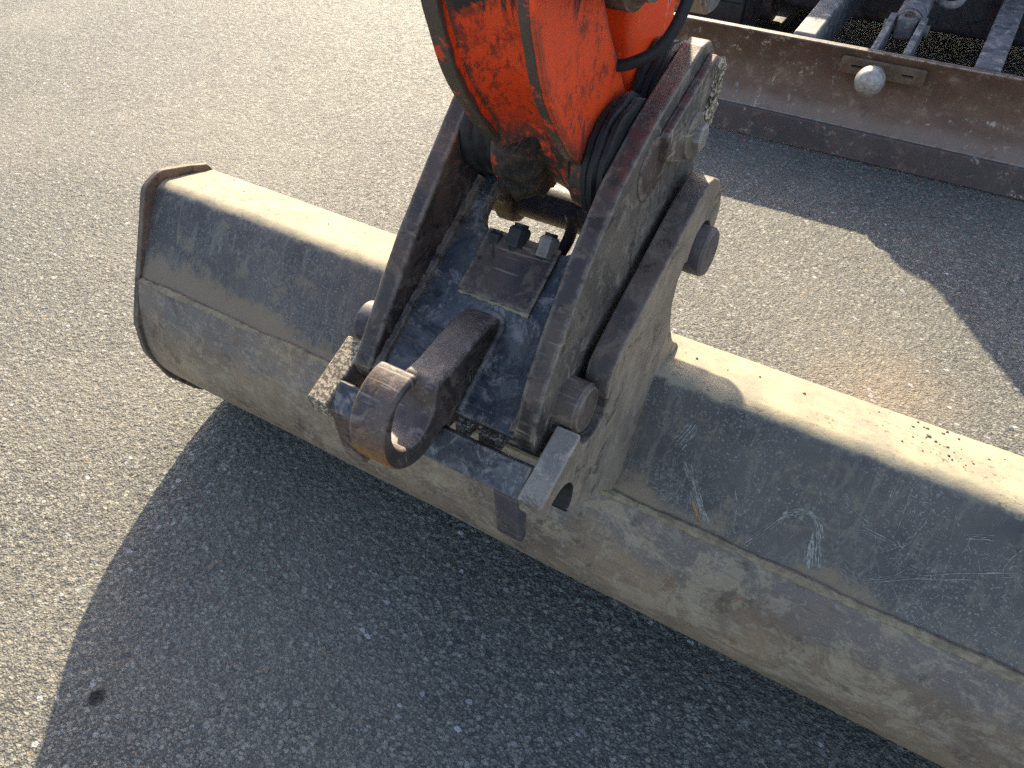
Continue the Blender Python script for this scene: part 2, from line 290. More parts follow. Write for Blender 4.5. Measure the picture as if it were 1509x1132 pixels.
def mat_asphalt():
    b = NB('asphalt')
    tone, edge = b.attr('tone'), b.attr('edge')
    big = b.noise(1.1, 5, 0.6)
    wv = b.n('ShaderNodeTexNoise'); b.put(wv.inputs['Vector'], b.tc); wv.inputs['Scale'].default_value = 170; wv.inputs['Detail'].default_value = 3
    ws = b.n('ShaderNodeVectorMath', operation='SCALE'); b.put(ws.inputs[0], wv.outputs['Color']); ws.inputs['Scale'].default_value = 0.0065
    wa = b.n('ShaderNodeVectorMath', operation='ADD'); b.put(wa.inputs[0], b.tc); b.put(wa.inputs[1], ws.outputs[0])
    P = wa.outputs[0]
    def stones(scale, rot):
        v = b.n('ShaderNodeTexVoronoi', feature='F1'); b.put(v.inputs['Vector'], b.map(scale=(1, 1.35, 1), rot=(0, 0, rot), vec=P)); v.inputs['Scale'].default_value = scale
        q = b.sep(v.outputs['Color']); return v.outputs['Distance'], q[0], q[1]
    fd, fr, fg = stones(215, 0.4)
    c = b.mix(fr, (0.077, 0.074, 0.068), (0.267, 0.247, 0.203))
    c = b.mix(b.step(fd, 0.42, 0.62), c, (0.065, 0.062, 0.057))
    d1, r1, g1 = stones(98, 1.1)
    m1 = b.mul(b.step(d1, 0.50, 0.43), b.step(r1, 0.44, 0.46))
    c = b.mix(m1, c, b.mix(g1, (0.104, 0.101, 0.093), (0.311, 0.288, 0.238)))
    d2, r2, g2 = stones(62, 2.0)
    m2 = b.mul(b.step(d2, 0.42, 0.36), b.step(r2, 0.76, 0.77))
    rp = b.n('ShaderNodeValToRGB'); b.put(rp.inputs[0], g2)
    cr = rp.color_ramp; cr.interpolation = 'CONSTANT'
    st = [(0.0, (0.049, 0.052, 0.055)), (0.16, (0.146, 0.138, 0.120)), (0.40, (0.224, 0.209, 0.176)), (0.72, (0.241, 0.176, 0.116)), (0.76, (0.275, 0.268, 0.249)), (0.92, (0.344, 0.340, 0.331)), (0.975, (0.464, 0.464, 0.460))]
    cr.elements[0].position, cr.elements[0].color = st[0][0], (*st[0][1], 1)
    cr.elements[1].position, cr.elements[1].color = st[-1][0], (*st[-1][1], 1)
    for p, cc in st[1:-1]:
        el = cr.elements.new(p); el.color = (*cc, 1)
    c = b.mix(m2, c, rp.outputs[0])
    c = b.mix(b.mul(b.step(b.noise(520, 4, 0.7), 0.42, 0.62), 0.25), c, (0.207, 0.193, 0.161))
    c = b.mix(b.mul(b.step(edge, 0.16, 0.0), 0.45), c, (0.049, 0.048, 0.046))
    c = b.mix(b.mul(b.step(big, 0.42, 0.7), 0.30), c, (0.256, 0.231, 0.181))
    # soil stain behind the bucket, oil drop in front
    def spot(x, y, r0, r1, w):
        v = b.map(loc=(-x, -y, 0)); L = b.n('ShaderNodeVectorMath', operation='LENGTH'); b.put(L.inputs[0], v)
        return b.step(b.math('ADD', L.outputs['Value'], b.mul(b.math('SUBTRACT', b.noise(w, 6, 0.7), 0.5), r1)), r1, r0)
    c = b.mix(b.mul(spot(0.06, 1.50, 0.02, 0.24, 14), 0.30), c, (0.34, 0.235, 0.145))
    c = b.mix(b.mul(spot(-0.852, 0.126, 0.008, 0.020, 60), 0.9), c, (0.012, 0.011, 0.011))
    h = b.math('SUBTRACT', b.math('ADD', b.mul(b.noise(420, 5, 0.75), 0.6), b.mul(b.math('MAXIMUM', m1, m2), 0.5)), b.mul(fd, 0.9))
    return b.out(c, b.step(tone, 0.2, 1.0, 0.72, 0.5), 0.0, b.bump(h, 1.0, 0.0032), 0.22)
M['asphalt'] = mat_asphalt()

# ------------------------------------------------------------------ geometry helpers
def link(o, parent=None):
    COL.objects.link(o)
    if parent: o.parent = parent
    return o
def finish(name, bm, mat, parent=None, bevel=0.0, seg=2, angle=35, smooth=True, label=None, extra=()):
    bmesh.ops.recalc_face_normals(bm, faces=bm.faces)
    me = bpy.data.meshes.new(name); bm.to_mesh(me); bm.free()
    if smooth:
        me.shade_smooth(); me.set_sharp_from_angle(angle=math.radians(angle))
    me.materials.append(mat)
    o = link(bpy.data.objects.new(name, me), parent)
    if bevel:
        md = o.modifiers.new('bevel', 'BEVEL'); md.width = bevel; md.segments = seg
        md.limit_method = 'ANGLE'; md.angle_limit = math.radians(40); md.harden_normals = True
    if label: o['label'] = label
    return o
def root(name, label, cat, loc=(0, 0, 0)):
    o = bpy.data.objects.new(name, None); COL.objects.link(o); o.empty_display_size = 0.1
    o['label'] = label; o['category'] = cat
    return o
def V(*a): return Vector(a)
XA, YA, ZA = V(1, 0, 0), V(0, 1, 0), V(0, 0, 1)
def rounded(poly):
    """(a, b[, r]) corners -> outline with arcs"""
    out = []; n = len(poly)
    for i, p in enumerate(poly):
        r = p[2] if len(p) > 2 else 0
        P = V(p[0], p[1], 0)
        if r <= 0: out.append((P.x, P.y)); continue
        A = V(*poly[i - 1][:2], 0) - P; B = V(*poly[(i + 1) % n][:2], 0) - P
        la, lb = A.length, B.length; A.normalize(); B.normalize()
        ang = math.acos(max(-1, min(1, A.dot(B))))
        if ang > 3.05: out.append((P.x, P.y)); continue
        t = min(r / math.tan(ang / 2), la * 0.49, lb * 0.49); rr = t * math.tan(ang / 2)
        p0, p1 = P + A * t, P + B * t
        cen = P + (A + B).normalized() * (rr / math.sin(ang / 2))
        a0 = math.atan2(p0.y - cen.y, p0.x - cen.x); a1 = math.atan2(p1.y - cen.y, p1.x - cen.x)
        d = (a1 - a0 + PI) % (2 * PI) - PI
        k = max(3, int(abs(d) / 0.22))
        for j in range(k + 1):
            a = a0 + d * j / k; out.append((cen.x + rr * math.cos(a), cen.y + rr * math.sin(a)))
    return out
def circ(cx, cy, r, n=32, a0=0.0, a1=2 * PI, close=True):
    m = n if close else n + 1
    return [(cx + r * math.cos(a0 + (a1 - a0) * i / n), cy + r * math.sin(a0 + (a1 - a0) * i / n)) for i in range(m)]
def slab_bm(bm, poly, d0, d1, O=V(0, 0, 0), U=YA, W=ZA, holes=()):
    N = U.cross(W)
    loops = [[bm.verts.new(O + U * a + W * b + N * d0) for a, b in loop] for loop in [poly, *holes]]
    if holes:
        flat = [v for L in loops for v in L]
        tri = mgeo.tessellate_polygon([[V(a, b, 0) for a, b in loop] for loop in [poly, *holes]])
        fs = [bm.faces.new([flat[i] for i in t]) for t in tri]
    else: fs = [bm.faces.new(loops[0])]
    e = bmesh.ops.extrude_face_region(bm, geom=fs)
    bmesh.ops.translate(bm, vec=N * (d1 - d0), verts=[g for g in e['geom'] if isinstance(g, bmesh.types.BMVert)])
    return bm
def slab(name, poly, d0, d1, mat, parent, O=V(0, 0, 0), U=YA, W=ZA, holes=(), bevel=0.002, side=None, **k):
    bm = slab_bm(bmesh.new(), poly, d0, d1, O, U, W, holes)
    if side:
        N = U.cross(W); bm.normal_update()
        for f in bm.faces:
            if abs(f.normal.dot(N)) < 0.5: f.material_index = side(f.calc_center_median())
    o = finish(name, bm, mat, parent, bevel, **k)
    for m in k.get('extra', ()): o.data.materials.append(m)
    return o
def tube_bm(bm, pts, rad, n=16, cap=True):
    pts = [V(*p) for p in pts]; rings = []
    N = None
    for i, p in enumerate(pts):
        t = (pts[min(i + 1, len(pts) - 1)] - pts[max(i - 1, 0)]).normalized()
        if N is None:
            N = t.cross(ZA if abs(t.z) < 0.9 else XA).normalized()
        else: N = (N - t * N.dot(t)).normalized()
        B = t.cross(N)
        r = rad[i] if isinstance(rad, (list, tuple)) else rad
        rings.append([bm.verts.new(p + (N * math.cos(2 * PI * j / n) + B * math.sin(2 * PI * j / n)) * r) for j in range(n)])
    for a, b in zip(rings, rings[1:]):
        for j in range(n): bm.faces.new((a[j], a[(j + 1) % n], b[(j + 1) % n], b[j]))
    if cap: bm.faces.new(rings[0][::-1]); bm.faces.new(rings[-1])
    return bm
def tube(name, pts, rad, mat, parent, n=20, bevel=0.0, **k):
    return finish(name, tube_bm(bmesh.new(), pts, rad, n), mat, parent, bevel, **k)
def lathe_x(name, cy, cz, prof, mat, parent, n=40, **k):
    """prof: list of (x, r) turned about the X line through (cy, cz)"""
    bm = bmesh.new(); rings = []
    for x, r in prof:
        rings.append([bm.verts.new((x, cy + r * math.cos(2 * PI * j / n), cz + r * math.sin(2 * PI * j / n))) for j in range(n)])
    for a, b in zip(rings, rings[1:]):
        for j in range(n): bm.faces.new((a[j], a[(j + 1) % n], b[(j + 1) % n], b[j]))
    bm.faces.new(rings[0]); bm.faces.new(rings[-1])
    return finish(name, bm, mat, parent, **k)
def box_bm(bm, c, s, rot=None):
    r = bmesh.ops.create_cube(bm, size=1.0)
    for v in r['verts']:
        q = V(v.co.x * s[0], v.co.y * s[1], v.co.z * s[2])
        if rot is not None: q = rot @ q
        v.co = q + V(*c)
    return bm
def box(name, c, s, mat, parent, bevel=0.004, rot=None, **k):
    return finish(name, box_bm(bmesh.new(), c, s, rot), mat, parent, bevel, **k)
def cr(pts, k=8):
    """Catmull-Rom through points"""
    P = [V(*p) for p in pts]; out = []
    for i in range(len(P) - 1):
        a, b, c, d = P[max(i - 1, 0)], P[i], P[i + 1], P[min(i + 2, len(P) - 1)]
        for j in range(k):
            t = j / k
            out.append(0.5 * ((2 * b) + (c - a) * t + (2 * a - 5 * b + 4 * c - d) * t * t + (3 * b - a - 3 * c + d) * t ** 3))
    out.append(P[-1]); return [tuple(p) for p in out]

# ------------------------------------------------------------------ asphalt
def hash2(ix, iy, k):
    h = (ix.astype(np.int64) * 374761393 + iy.astype(np.int64) * 668265263 + k * 1274126177) & 0xFFFFFFFF
    h = ((h ^ (h >> 13)) * 1103515245) & 0xFFFFFFFF
    h = ((h ^ (h >> 16)) * 2246822519) & 0xFFFFFFFF
    return ((h ^ (h >> 15)) & 0xFFFFFF) / float(0xFFFFFF)
def stones(x, y, cell, k):
    gx, gy = np.floor(x / cell), np.floor(y / cell)
    f1 = np.full(x.shape, 9.0); f2 = np.full(x.shape, 9.0); tid = np.zeros(x.shape); rid = np.zeros(x.shape)
    for dx in (-1, 0, 1):
        for dy in (-1, 0, 1):
            ix, iy = gx + dx, gy + dy
            px = ix + 0.1 + 0.8 * hash2(ix, iy, k); py = iy + 0.1 + 0.8 * hash2(ix, iy, k + 1)
            ca = 0.75 + 0.6 * hash2(ix, iy, k + 4); an = hash2(ix, iy, k + 5) * PI
            ux, uy = x / cell - px, y / cell - py
            a_, b_ = ux * np.cos(an) + uy * np.sin(an), -ux * np.sin(an) + uy * np.cos(an)
            d = np.sqrt((a_ * ca) ** 2 + (b_ / ca) ** 2)
            new = d < f1
            f2 = np.where(new, f1, np.minimum(f2, d)); f1 = np.where(new, d, f1)
            tid = np.where(new, hash2(ix, iy, k + 2), tid); rid = np.where(new, hash2(ix, iy, k + 3), rid)
    return f1, f2, tid, rid
def vnoise(x, y, s, k):
    x, y = x * s, y * s; ix, iy = np.floor(x), np.floor(y); fx, fy = x - ix, y - iy
    fx, fy = fx * fx * (3 - 2 * fx), fy * fy * (3 - 2 * fy)
    return (hash2(ix, iy, k) * (1 - fx) + hash2(ix + 1, iy, k) * fx) * (1 - fy) + (hash2(ix, iy + 1, k) * (1 - fx) + hash2(ix + 1, iy + 1, k) * fx) * fy
def axis(lo, a, b, hi, d0, d1):
    """spacing d0 between a and b, growing outwards to d1"""
    mid = list(np.arange(a, b, d0)); L = []; v, d = a, d0
    while v > lo: d = min(d1, d * 1.006); v -= d; L.append(v)
    R = []; v, d = mid[-1], d0
    while v < hi: d = min(d1, d * 1.006); v += d; R.append(v)
    return np.array(L[::-1] + mid + R)
def asphalt():
    xs = axis(-4.6, -1.45, 0.10, 1.1, 0.003, 0.0075); ys = axis(-0.3, -0.05, 0.95, 4.2, 0.003, 0.0075)
    nx, ny = len(xs), len(ys)
    Xg, Yg = np.meshgrid(xs, ys); x, y = Xg.ravel(), Yg.ravel()
    wx = x + 0.0022 * (vnoise(x, y, 260, 50) - 0.5); wy = y + 0.0022 * (vnoise(x, y, 260, 60) - 0.5)
    f1, f2, tid, rid = stones(wx, wy, 0.0098, 1)
    g1, g2, tid2, rid2 = stones(wx, wy, 0.0062, 31)
    d1 = np.clip(1 - (f1 / (0.42 + 0.3 * rid)) ** 2, 0, 1); d2 = np.clip(1 - (g1 / (0.45 + 0.3 * rid2)) ** 2, 0, 1)
    h = 0.0021 * np.sqrt(d1) * (0.25 + 0.75 * rid) + 0.0010 * np.sqrt(d2) * (0.3 + 0.7 * rid2)
    h += 0.002 * vnoise(x, y, 9, 70) + 0.004 * vnoise(x, y, 1.5, 80) + 0.0016 * (vnoise(x, y, 160, 90) - 0.5)
    big = (f2 - f1 > 0.05) & (d1 > 0.02) & (rid > 0.45)
    tone = np.where(big, tid, 0.80 * tid2 ** 1.1); edge = np.where(big, f2 - f1, g2 - g1)
    rim = np.minimum.reduce([x - xs[0], xs[-1] - x, y - ys[0], ys[-1] - y]); fade = np.clip(rim / 0.15, 0, 1)
    z = (h - 0.0085) * fade - 0.0005
    nv = nx * ny
    OUT = 60.0
    ext = np.array([(xs[0], ys[0]), (xs[-1], ys[0]), (xs[-1], ys[-1]), (xs[0], ys[-1]), (-OUT, -OUT), (OUT, -OUT), (OUT, OUT), (-OUT, OUT)])
    co = np.concatenate([np.stack([x, y, z], 1), np.concatenate([ext, np.full((8, 1), -0.0005)], 1)])
    i = (np.arange(ny - 1)[:, None] * nx + np.arange(nx - 1)[None, :]).ravel()
    q = np.stack([i, i + 1, i + nx + 1, i + nx], 1)
    e = nv
    q = np.concatenate([q, np.array([[e + 4, e + 5, e + 1, e], [e + 5, e + 6, e + 2, e + 1], [e + 6, e + 7, e + 3, e + 2], [e + 7, e + 4, e, e + 3]])]).astype(np.int32)
    me = bpy.data.meshes.new('asphalt')
    me.vertices.add(len(co)); me.vertices.foreach_set('co', co.astype(np.float32).ravel())
    me.loops.add(q.size); me.loops.foreach_set('vertex_index', q.ravel())
    me.polygons.add(len(q)); me.polygons.foreach_set('loop_start', (np.arange(len(q)) * 4).astype(np.int32))
    me.update(calc_edges=True); me.shade_smooth()
    for nm, arr, dflt in (('tone', tone, 0.5), ('edge', edge, 0.3)):
        a = me.attributes.new(nm, 'FLOAT', 'POINT'); a.data.foreach_set('value', np.concatenate([arr, np.full(8, dflt)]).astype(np.float32))
    me.materials.append(M['asphalt'])
    o = link(bpy.data.objects.new('asphalt', me)); o['kind'] = 'structure'
    print('asphalt verts', nv)
asphalt()

# ------------------------------------------------------------------ grading bucket
XL, XR, XM = -1.2, 0.422, -0.389
def dent(p, amp):
    q = p * 5.0; return amp * (mnoise.noise(q) + 0.5 * mnoise.noise(p * 17.0))
def sheet(name, prof, t, x0, x1, mat, parent, nx=170, amp=0.0012):
    """bent steel sheet: YZ profile (outer side) swept along X, thickness t inwards"""
    n = len(prof); nor = []
    for i in range(n):
        a, b = prof[max(i - 1, 0)], prof[min(i + 1, n - 1)]
        d = V(0, b[0] - a[0], b[1] - a[1]).normalized(); nor.append(V(0, -d.z, d.y))
    bm = bmesh.new(); rows = []
    for k in range(nx + 1):
        x = x0 + (x1 - x0) * k / nx; o_, i_ = [], []
        for p, nn in zip(prof, nor):
            P = V(x, p[0], p[1]); P = P + nn * dent(P, amp)
            o_.append(bm.verts.new(P)); i_.append(bm.verts.new(P - nn * t))
        rows.append(o_ + i_[::-1])
    m = 2 * n
    for a, b in zip(rows, rows[1:]):
        for j in range(m): bm.faces.new((a[j], a[(j + 1) % m], b[(j + 1) % m], b[j]))
    bm.faces.new(rows[0][::-1]); bm.faces.new(rows[-1])
    return finish(name, bm, mat, parent, angle=40)
bucket = root('grading_bucket', 'wide dusty grey steel grading bucket resting on the asphalt', 'bucket')
up = [(0.639 + 0.081 * i / 5, 0.361 + 0.129 * i / 5) for i in range(6)]
bend = circ(0, 0, 1, 8, 0, 1, False)
def arc_between(p0, p1, ctrl, k=9):
    return [((1 - t) ** 2 * p0[0] + 2 * t * (1 - t) * ctrl[0] + t * t * p1[0], (1 - t) ** 2 * p0[1] + 2 * t * (1 - t) * ctrl[1] + t * t * p1[1]) for t in [i / k for i in range(k + 1)]]
up += arc_between((0.7255, 0.4985), (0.756, 0.5165), (0.7365, 0.5165)) + [(0.772, 0.5125), (0.795, 0.5075), (0.828, 0.4985), (0.858, 0.490)]
sheet('upper_plate', up, 0.012, XL + 0.006, XR - 0.006, M['upper'], bucket)
low = cr([(0.636, 0.368, 0), (0.621, 0.330, 0), (0.609, 0.280, 0), (0.604, 0.230, 0), (0.612, 0.178, 0), (0.640, 0.122, 0), (0.683, 0.068, 0), (0.738, 0.028, 0), (0.81, 0.010, 0), (0.90, 0.006, 0)], 4)
low = [(p[0], p[1]) for p in low][::-1]
low = low[::-1]
sheet('lower_plate', low[::-1], 0.012, XL + 0.006, XR - 0.006, M['lower'], bucket)
side = rounded([(0.858, 0.494), (0.850, 0.505), (0.815, 0.518, 0.02), (0.752, 0.536, 0.03), (0.711, 0.522, 0.03), (0.677, 0.452, 0.1), (0.632, 0.360, 0.08), (0.600, 0.290, 0.05), (0.594, 0.220, 0.05), (0.620, 0.135, 0.06),
                (0.672, 0.055, 0.10), (0.74, 0.010, 0.08), (0.98, 0.0), (1.02, 0.03), (0.90, 0.40, 0.08)])
for x in (XL, XR): slab('side_plate', side, x - 0.006, x + 0.006, M['flange'], bucket, bevel=0.003)
box('cutting_edge', (XM, 0.955, 0.013), (XR - XL - 0.02, 0.13, 0.018), M['lower'], bucket)
# weld bead along the fold
pts, rr = [], []
x = XL + 0.01
while x < XR - 0.01:
    pts.append((x, 0.6400 + random.uniform(-.0006, .0006), 0.366 + 0.003 * mnoise.noise(V(x * 6, 2, 0)))); rr.append(0.0064 + 0.0024 * mnoise.noise(V(x * 14, 0, 0)) + 0.0016 * mnoise.noise(V(x * 70, 0, 5))); x += 0.004
tube('weld_seam', pts, rr, M['weld'], bucket, n=8)
# ears
ear = [(0.517, 0.599), (0.432, 0.563), (0.437, 0.537), (0.452, 0.535)]
ear += [(0.4725 + 0.034 * math.cos(a), 0.514 + 0.034 * math.sin(a)) for a in [math.radians(125 - 170 * i / 12) for i in range(13)]]
ear += [(0.497, 0.484), (0.551, 0.451), (0.600, 0.415), (0.636, 0.378), (0.70, 0.40), (0.76, 0.495), (0.83, 0.493), (0.815, 0.512), (0.797, 0.525), (0.784, 0.545), (0.768, 0.576), (0.760, 0.615), (0.766, 0.645), (0.780, 0.662)]
ear += [(0.828 + 0.037 * math.cos(a), 0.656 + 0.037 * math.sin(a)) for a in [math.radians(175 - 165 * i / 12) for i in range(13)]]
ear += [(0.884, 0.662), (0.892, 0.690), (0.882, 0.716), (0.863, 0.738), (0.842, 0.750), (0.822, 0.751), (0.792, 0.740), (0.755, 0.724), (0.722, 0.708), (0.690, 0.692), (0.653, 0.676), (0.607, 0.653), (0.585, 0.638), (0.578, 0.622), (0.576, 0.602)]
ear += [(0.548 + 0.034 * math.cos(a), 0.602 + 0.034 * math.sin(a)) for a in [math.radians(-12 - 145 * i / 9) for i in range(10)]]
for x0, x1 in ((-0.258, -0.228), (-0.550, -0.520)):
    slab('mounting_ear', ear, x0, x1, M['ear'], bucket, bevel=0.003, seg=3, side=(lambda c, w=(4 if x0 > -0.4 else 2): (w if c.z > 0.545 or c.y < 0.447 else 3) if c.y < 0.516 else 1), extra=(M['ear_edge'], M['jaw'], M['black'], M['jaw_worn']))  # faces inside the jaw notch painted black for the shade there
slab('cross_plate', [(0.436, 0.553), (0.462, 0.581), (0.480, 0.563), (0.452, 0.538)], -0.520, -0.258, M['deck'], bucket, bevel=0.002)
for x, m in ((-0.281, 'pin'), (-0.514, 'eye')):
    slab('lug', rounded([(0.446, 0.535), (0.452, 0.458, 0.006), (0.458, 0.446, 0.004), (0.468, 0.448), (0.470, 0.545)]), x - 0.016, x + 0.016, M[m], bucket, bevel=0.003)
# scratches on the back plate: thin scraped ribbons following the plate
def back_pt(x, s):
    """s: 0 at the weld .. 1 at the bend, on the upper plate's outside"""
    return V(x, 0.639 + 0.081 * s, 0.361 + 0.129 * s)
def ribbon(bm, pl, w, off=0.0007):
    nn = V(0, -0.847, 0.532)
    P = [back_pt(*p) for p in pl]
    prev = None
    for i, p in enumerate(P):
        t = (P[min(i + 1, len(P) - 1)] - P[max(i - 1, 0)]); 
        if t.length < 1e-6: continue
        sd = nn.cross(t.normalized()); ww = w * math.sin(PI * (i + 0.35) / (len(P) - 0.3)) * random.uniform(0.5, 1.1)
        d = nn * (off + dent(p, 0.0012))
        cur = (bm.verts.new(p + d + sd * ww), bm.verts.new(p + d - sd * ww))
        if prev: bm.faces.new((prev[0], cur[0], cur[1], prev[1]))
        prev = cur
def scratch_line(bm, pts, w, k=9, jit=0.0006, breaks=0.12):
    pl = []
    for a, c in zip(pts, pts[1:]):
        for i in range(k):
            t = i / k
            pl.append((a[0] + (c[0] - a[0]) * t + random.uniform(-jit, jit), a[1] + (c[1] - a[1]) * t + random.uniform(-jit, jit) * 6))
    pl.append(pts[-1]); run = []
    for p in pl:
        run.append(p)
        if random.random() < breaks and len(run) > 3: ribbon(bm, run, w); run = []
    if len(run) > 2: ribbon(bm, run, w)
MARKS = {
    'brush': [[(-0.1585, 0.915), (-0.1714, 0.673)], [(-0.1543, 0.915), (-0.1665, 0.675)], [(-0.1609, 0.897), (-0.1738, 0.689)], [(-0.1517, 0.889), (-0.1616, 0.678)]],
    'wedge': [[(-0.1571, 0.586), (-0.1316, 0.405), (-0.1088, 0.215), (-0.0966, 0.134)], [(-0.1523, 0.589), (-0.1312, 0.43), (-0.1046, 0.229), (-0.0934, 0.169)], [(-0.1421, 0.584), (-0.1301, 0.41)], [(-0.1324, 0.355), (-0.111, 0.159)], [(-0.1301, 0.41), (-0.1029, 0.162)], [(-0.1232, 0.336), (-0.0985, 0.14)], [(-0.1207, 0.32), (-0.1019, 0.141)]],
    'v': [[(-0.0772, 0.481), (-0.0672, 0.349), (-0.0613, 0.143)], [(-0.0775, 0.487), (-0.0505, 0.508), (-0.0285, 0.498)]],
    'arc': [[(-0.0455, 0.113), (-0.0316, 0.267), (-0.0166, 0.444), (-0.0136, 0.5)], [(-0.0181, 0.416), (-0.0141, 0.51), (0.0006, 0.569)], [(-0.0151, 0.472), (0.0, 0.578)], [(0.0018, 0.573), (0.0116, 0.582), (0.0209, 0.545), (0.0299, 0.461), (0.0395, 0.288)], [(0.0081, 0.593), (0.0267, 0.519), (0.0367, 0.416)]],
    'patch': [[(0.0221, 0.39), (0.0336, 0.127)], [(0.0225, 0.437), (0.0372, 0.116)], [(0.026, 0.426), (0.0398, 0.149)], [(0.034, 0.361), (0.0435, 0.162)], [(0.0241, 0.327), (0.032, 0.145)]],
    'lines': [[(0.0837, 1.029), (0.0863, 0.846)], [(0.0852, 1.138), (0.0868, 0.975)], [(0.1014, 1.084), (0.107, 0.72)], [(0.1015, 1.126), (0.1044, 0.989)], [(0.0637, 0.619), (0.0923, 0.649), (0.1124, 0.629)], [(0.0603, 0.63), (0.1112, 0.603)], [(0.1302, 0.904), (0.1246, 0.736), (0.1166, 0.556)], [(0.1302, 0.862), (0.1179, 0.67)], [(0.0947, 1.021), (0.1233, 0.976), (0.1409, 0.939)], [(0.0897, 0.212), (0.1247, 0.373), (0.157, 0.457), (0.2085, 0.612)], [(0.0955, 0.21), (0.1462, 0.417), (0.1938, 0.569)], [(0.144, 0.454), (0.1858, 0.616), (0.2357, 0.785)], [(0.1559, 0.475), (0.2329, 0.764)], [(0.1703, 0.87), (0.2017, 0.956)], [(0.1734, 0.859), (0.197, 0.954)], [(0.1525, 0.998), (0.1609, 0.922)], [(0.1682, 0.905), (0.1766, 0.849), (0.1737, 0.691)], [(0.2274, 0.585), (0.2383, 0.507)], [(0.2261, 0.937), (0.2192, 0.83), (0.2176, 0.741)], [(0.068, 0.296), (0.0897, 0.212)], [(0.0573, 0.281), (0.0658, 0.334)], [(0.1137, 1.008), (0.125, 1.034)], [(0.0596, 1.122), (0.0771, 1.05)], [(0.04, 1.084), (0.066, 1.058)], [(0.053, 0.76), (0.0789, 0.692)]],
}
bm = bmesh.new(); bm_r = bmesh.new()
for kind, w, times in (('brush', 0.0007, 3), ('wedge', 0.0007, 3), ('v', 0.0008, 1), ('arc', 0.0007, 4), ('patch', 0.0008, 4), ('lines', 0.0005, 2)):
    for ln in MARKS[kind]:
        for r_ in range(times):
            ox, os_ = random.gauss(0, 0.0016 if kind != 'lines' else 0.0004), random.gauss(0, 0.015)
            scratch_line(bm, [(x + ox, v + os_) for x, v in ln], w * random.uniform(0.5, 1.3), breaks=0.2 if times > 1 else 0.08)
for r_ in range(7):
    ox = random.gauss(0, 0.002); scratch_line(bm_r, [(-0.1244 + ox, 0.279), (-0.1080 + ox, 0.12)], 0.0009, breaks=0.2)
for i in range(1500):                                       # short hairline flecks, thickest to the right
    x = random.choice((random.uniform(0.04, 0.41), random.uniform(0.04, 0.41), random.uniform(-0.21, 0.41), random.uniform(-1.18, -0.56)))
    v = random.uniform(0.04, 0.97)
    if mnoise.noise(V(x * 11, v * 1.6, 3)) < random.uniform(-0.5, 0.3): continue
    L = random.uniform(0.003, 0.011) * (2.5 if random.random() < 0.06 else 1); an = random.gauss(-0.5, 0.9); bow = random.uniform(-0.3, 0.3)
    p2 = (x + L * math.cos(an) * 0.5, v + L * math.sin(an) * 3.4); p3 = (p2[0] + L * 0.5 * math.cos(an + bow), p2[1] + L * math.sin(an + bow) * 3.4)
    if not 0.02 < p3[1] < 0.98: continue
    scratch_line(bm, [(x, v), p2, p3], random.uniform(0.00018, 0.00042), k=2, jit=0.0002, breaks=0)
o = finish('scratch_marks', bm, M['scratch'], bucket, smooth=False); o['kind'] = 'stuff'
o = finish('rust_marks', bm_r, M['rust'], bucket, smooth=False); o['kind'] = 'stuff'
# crumbs of soil on the flat top
bm = bmesh.new()
for i in range(150):
    cl = random.choice((0.11, 0.12, 0.10, None, None, None)); x = random.gauss(cl, 0.03) if cl is not None else random.uniform(-1.15, 0.38)
    y = random.uniform(0.775, 0.852); z = 0.5125 - (y - 0.776) * 0.268; r = random.uniform(0.0006, 0.0026) * random.random()
    if -0.27 < x < -0.21: continue
    q = bmesh.ops.create_icosphere(bm, subdivisions=1, radius=r)
    for v in q['verts']: v.co = V(v.co.x * 1.2, v.co.y, v.co.z * 0.7) * random.uniform(0.7, 1.2) + V(x, y, z + r * 0.4)
o = finish('soil_crumbs', bm, M['crumb'], bucket, smooth=False); o['kind'] = 'stuff'

# ------------------------------------------------------------------ quick coupler
coup = root('quick_coupler', 'black steel quick coupler with blue deck and lifting hook, hooked onto the bucket ears', 'coupler')
cp = rounded([(0.492, 0.560, 0.01), (0.480, 0.597, 0.006), (0.500, 0.645, 0.1), (0.540, 0.701, 0.1), (0.588, 0.757, 0.1), (0.650, 0.814, 0.1), (0.720, 0.853, 0.1), (0.836, 0.897, 0.01), (0.860, 0.897, 0.012), (0.893, 0.866, 0.03), (0.897, 0.810, 0.03), (0.876, 0.735, 0.02), (0.880, 0.660, 0.03), (0.835, 0.615, 0.04), (0.72, 0.59, 0.05), (0.58, 0.555, 0.03)])
cl = rounded([(0.492, 0.560, 0.01), (0.479, 0.599, 0.006), (0.541, 0.672, 0.1), (0.584, 0.721, 0.1), (0.645, 0.779, 0.1), (0.709, 0.838, 0.1), (0.800, 0.897, 0.02), (0.860, 0.897, 0.012), (0.893, 0.866, 0.03), (0.897, 0.810, 0.03), (0.876, 0.735, 0.02), (0.880, 0.660, 0.03), (0.835, 0.612, 0.03), (0.798, 0.630, 0.02), (0.780, 0.668, 0.01), (0.755, 0.685, 0.02), (0.68, 0.640, 0.05), (0.58, 0.565, 0.03)])
for x0, x1 in ((-0.292, -0.267), (-0.511, -0.486)):
    slab('side_plate', cp if x0 > -0.4 else cl, x0, x1, M['coupler_face' if x0 > -0.4 else 'coupler'], coup, bevel=0.003, seg=3, side=lambda c: 1, extra=(M['coupler'],))
DO = V(XM, 0.485, 0.592); DU = XA; DV = V(0, 1, 0.6).normalized(); DN = DU.cross(DV)
def dk(a, s, h=0.0): return DO + DU * a + DV * s + DN * h
dpoly = rounded([(-0.097, -0.004), (0.097, -0.004), (0.097, 0.30), (0.072, 0.30), (0.072, 0.212, 0.03), (-0.072, 0.212, 0.035), (-0.072, 0.30), (-0.097, 0.30)])
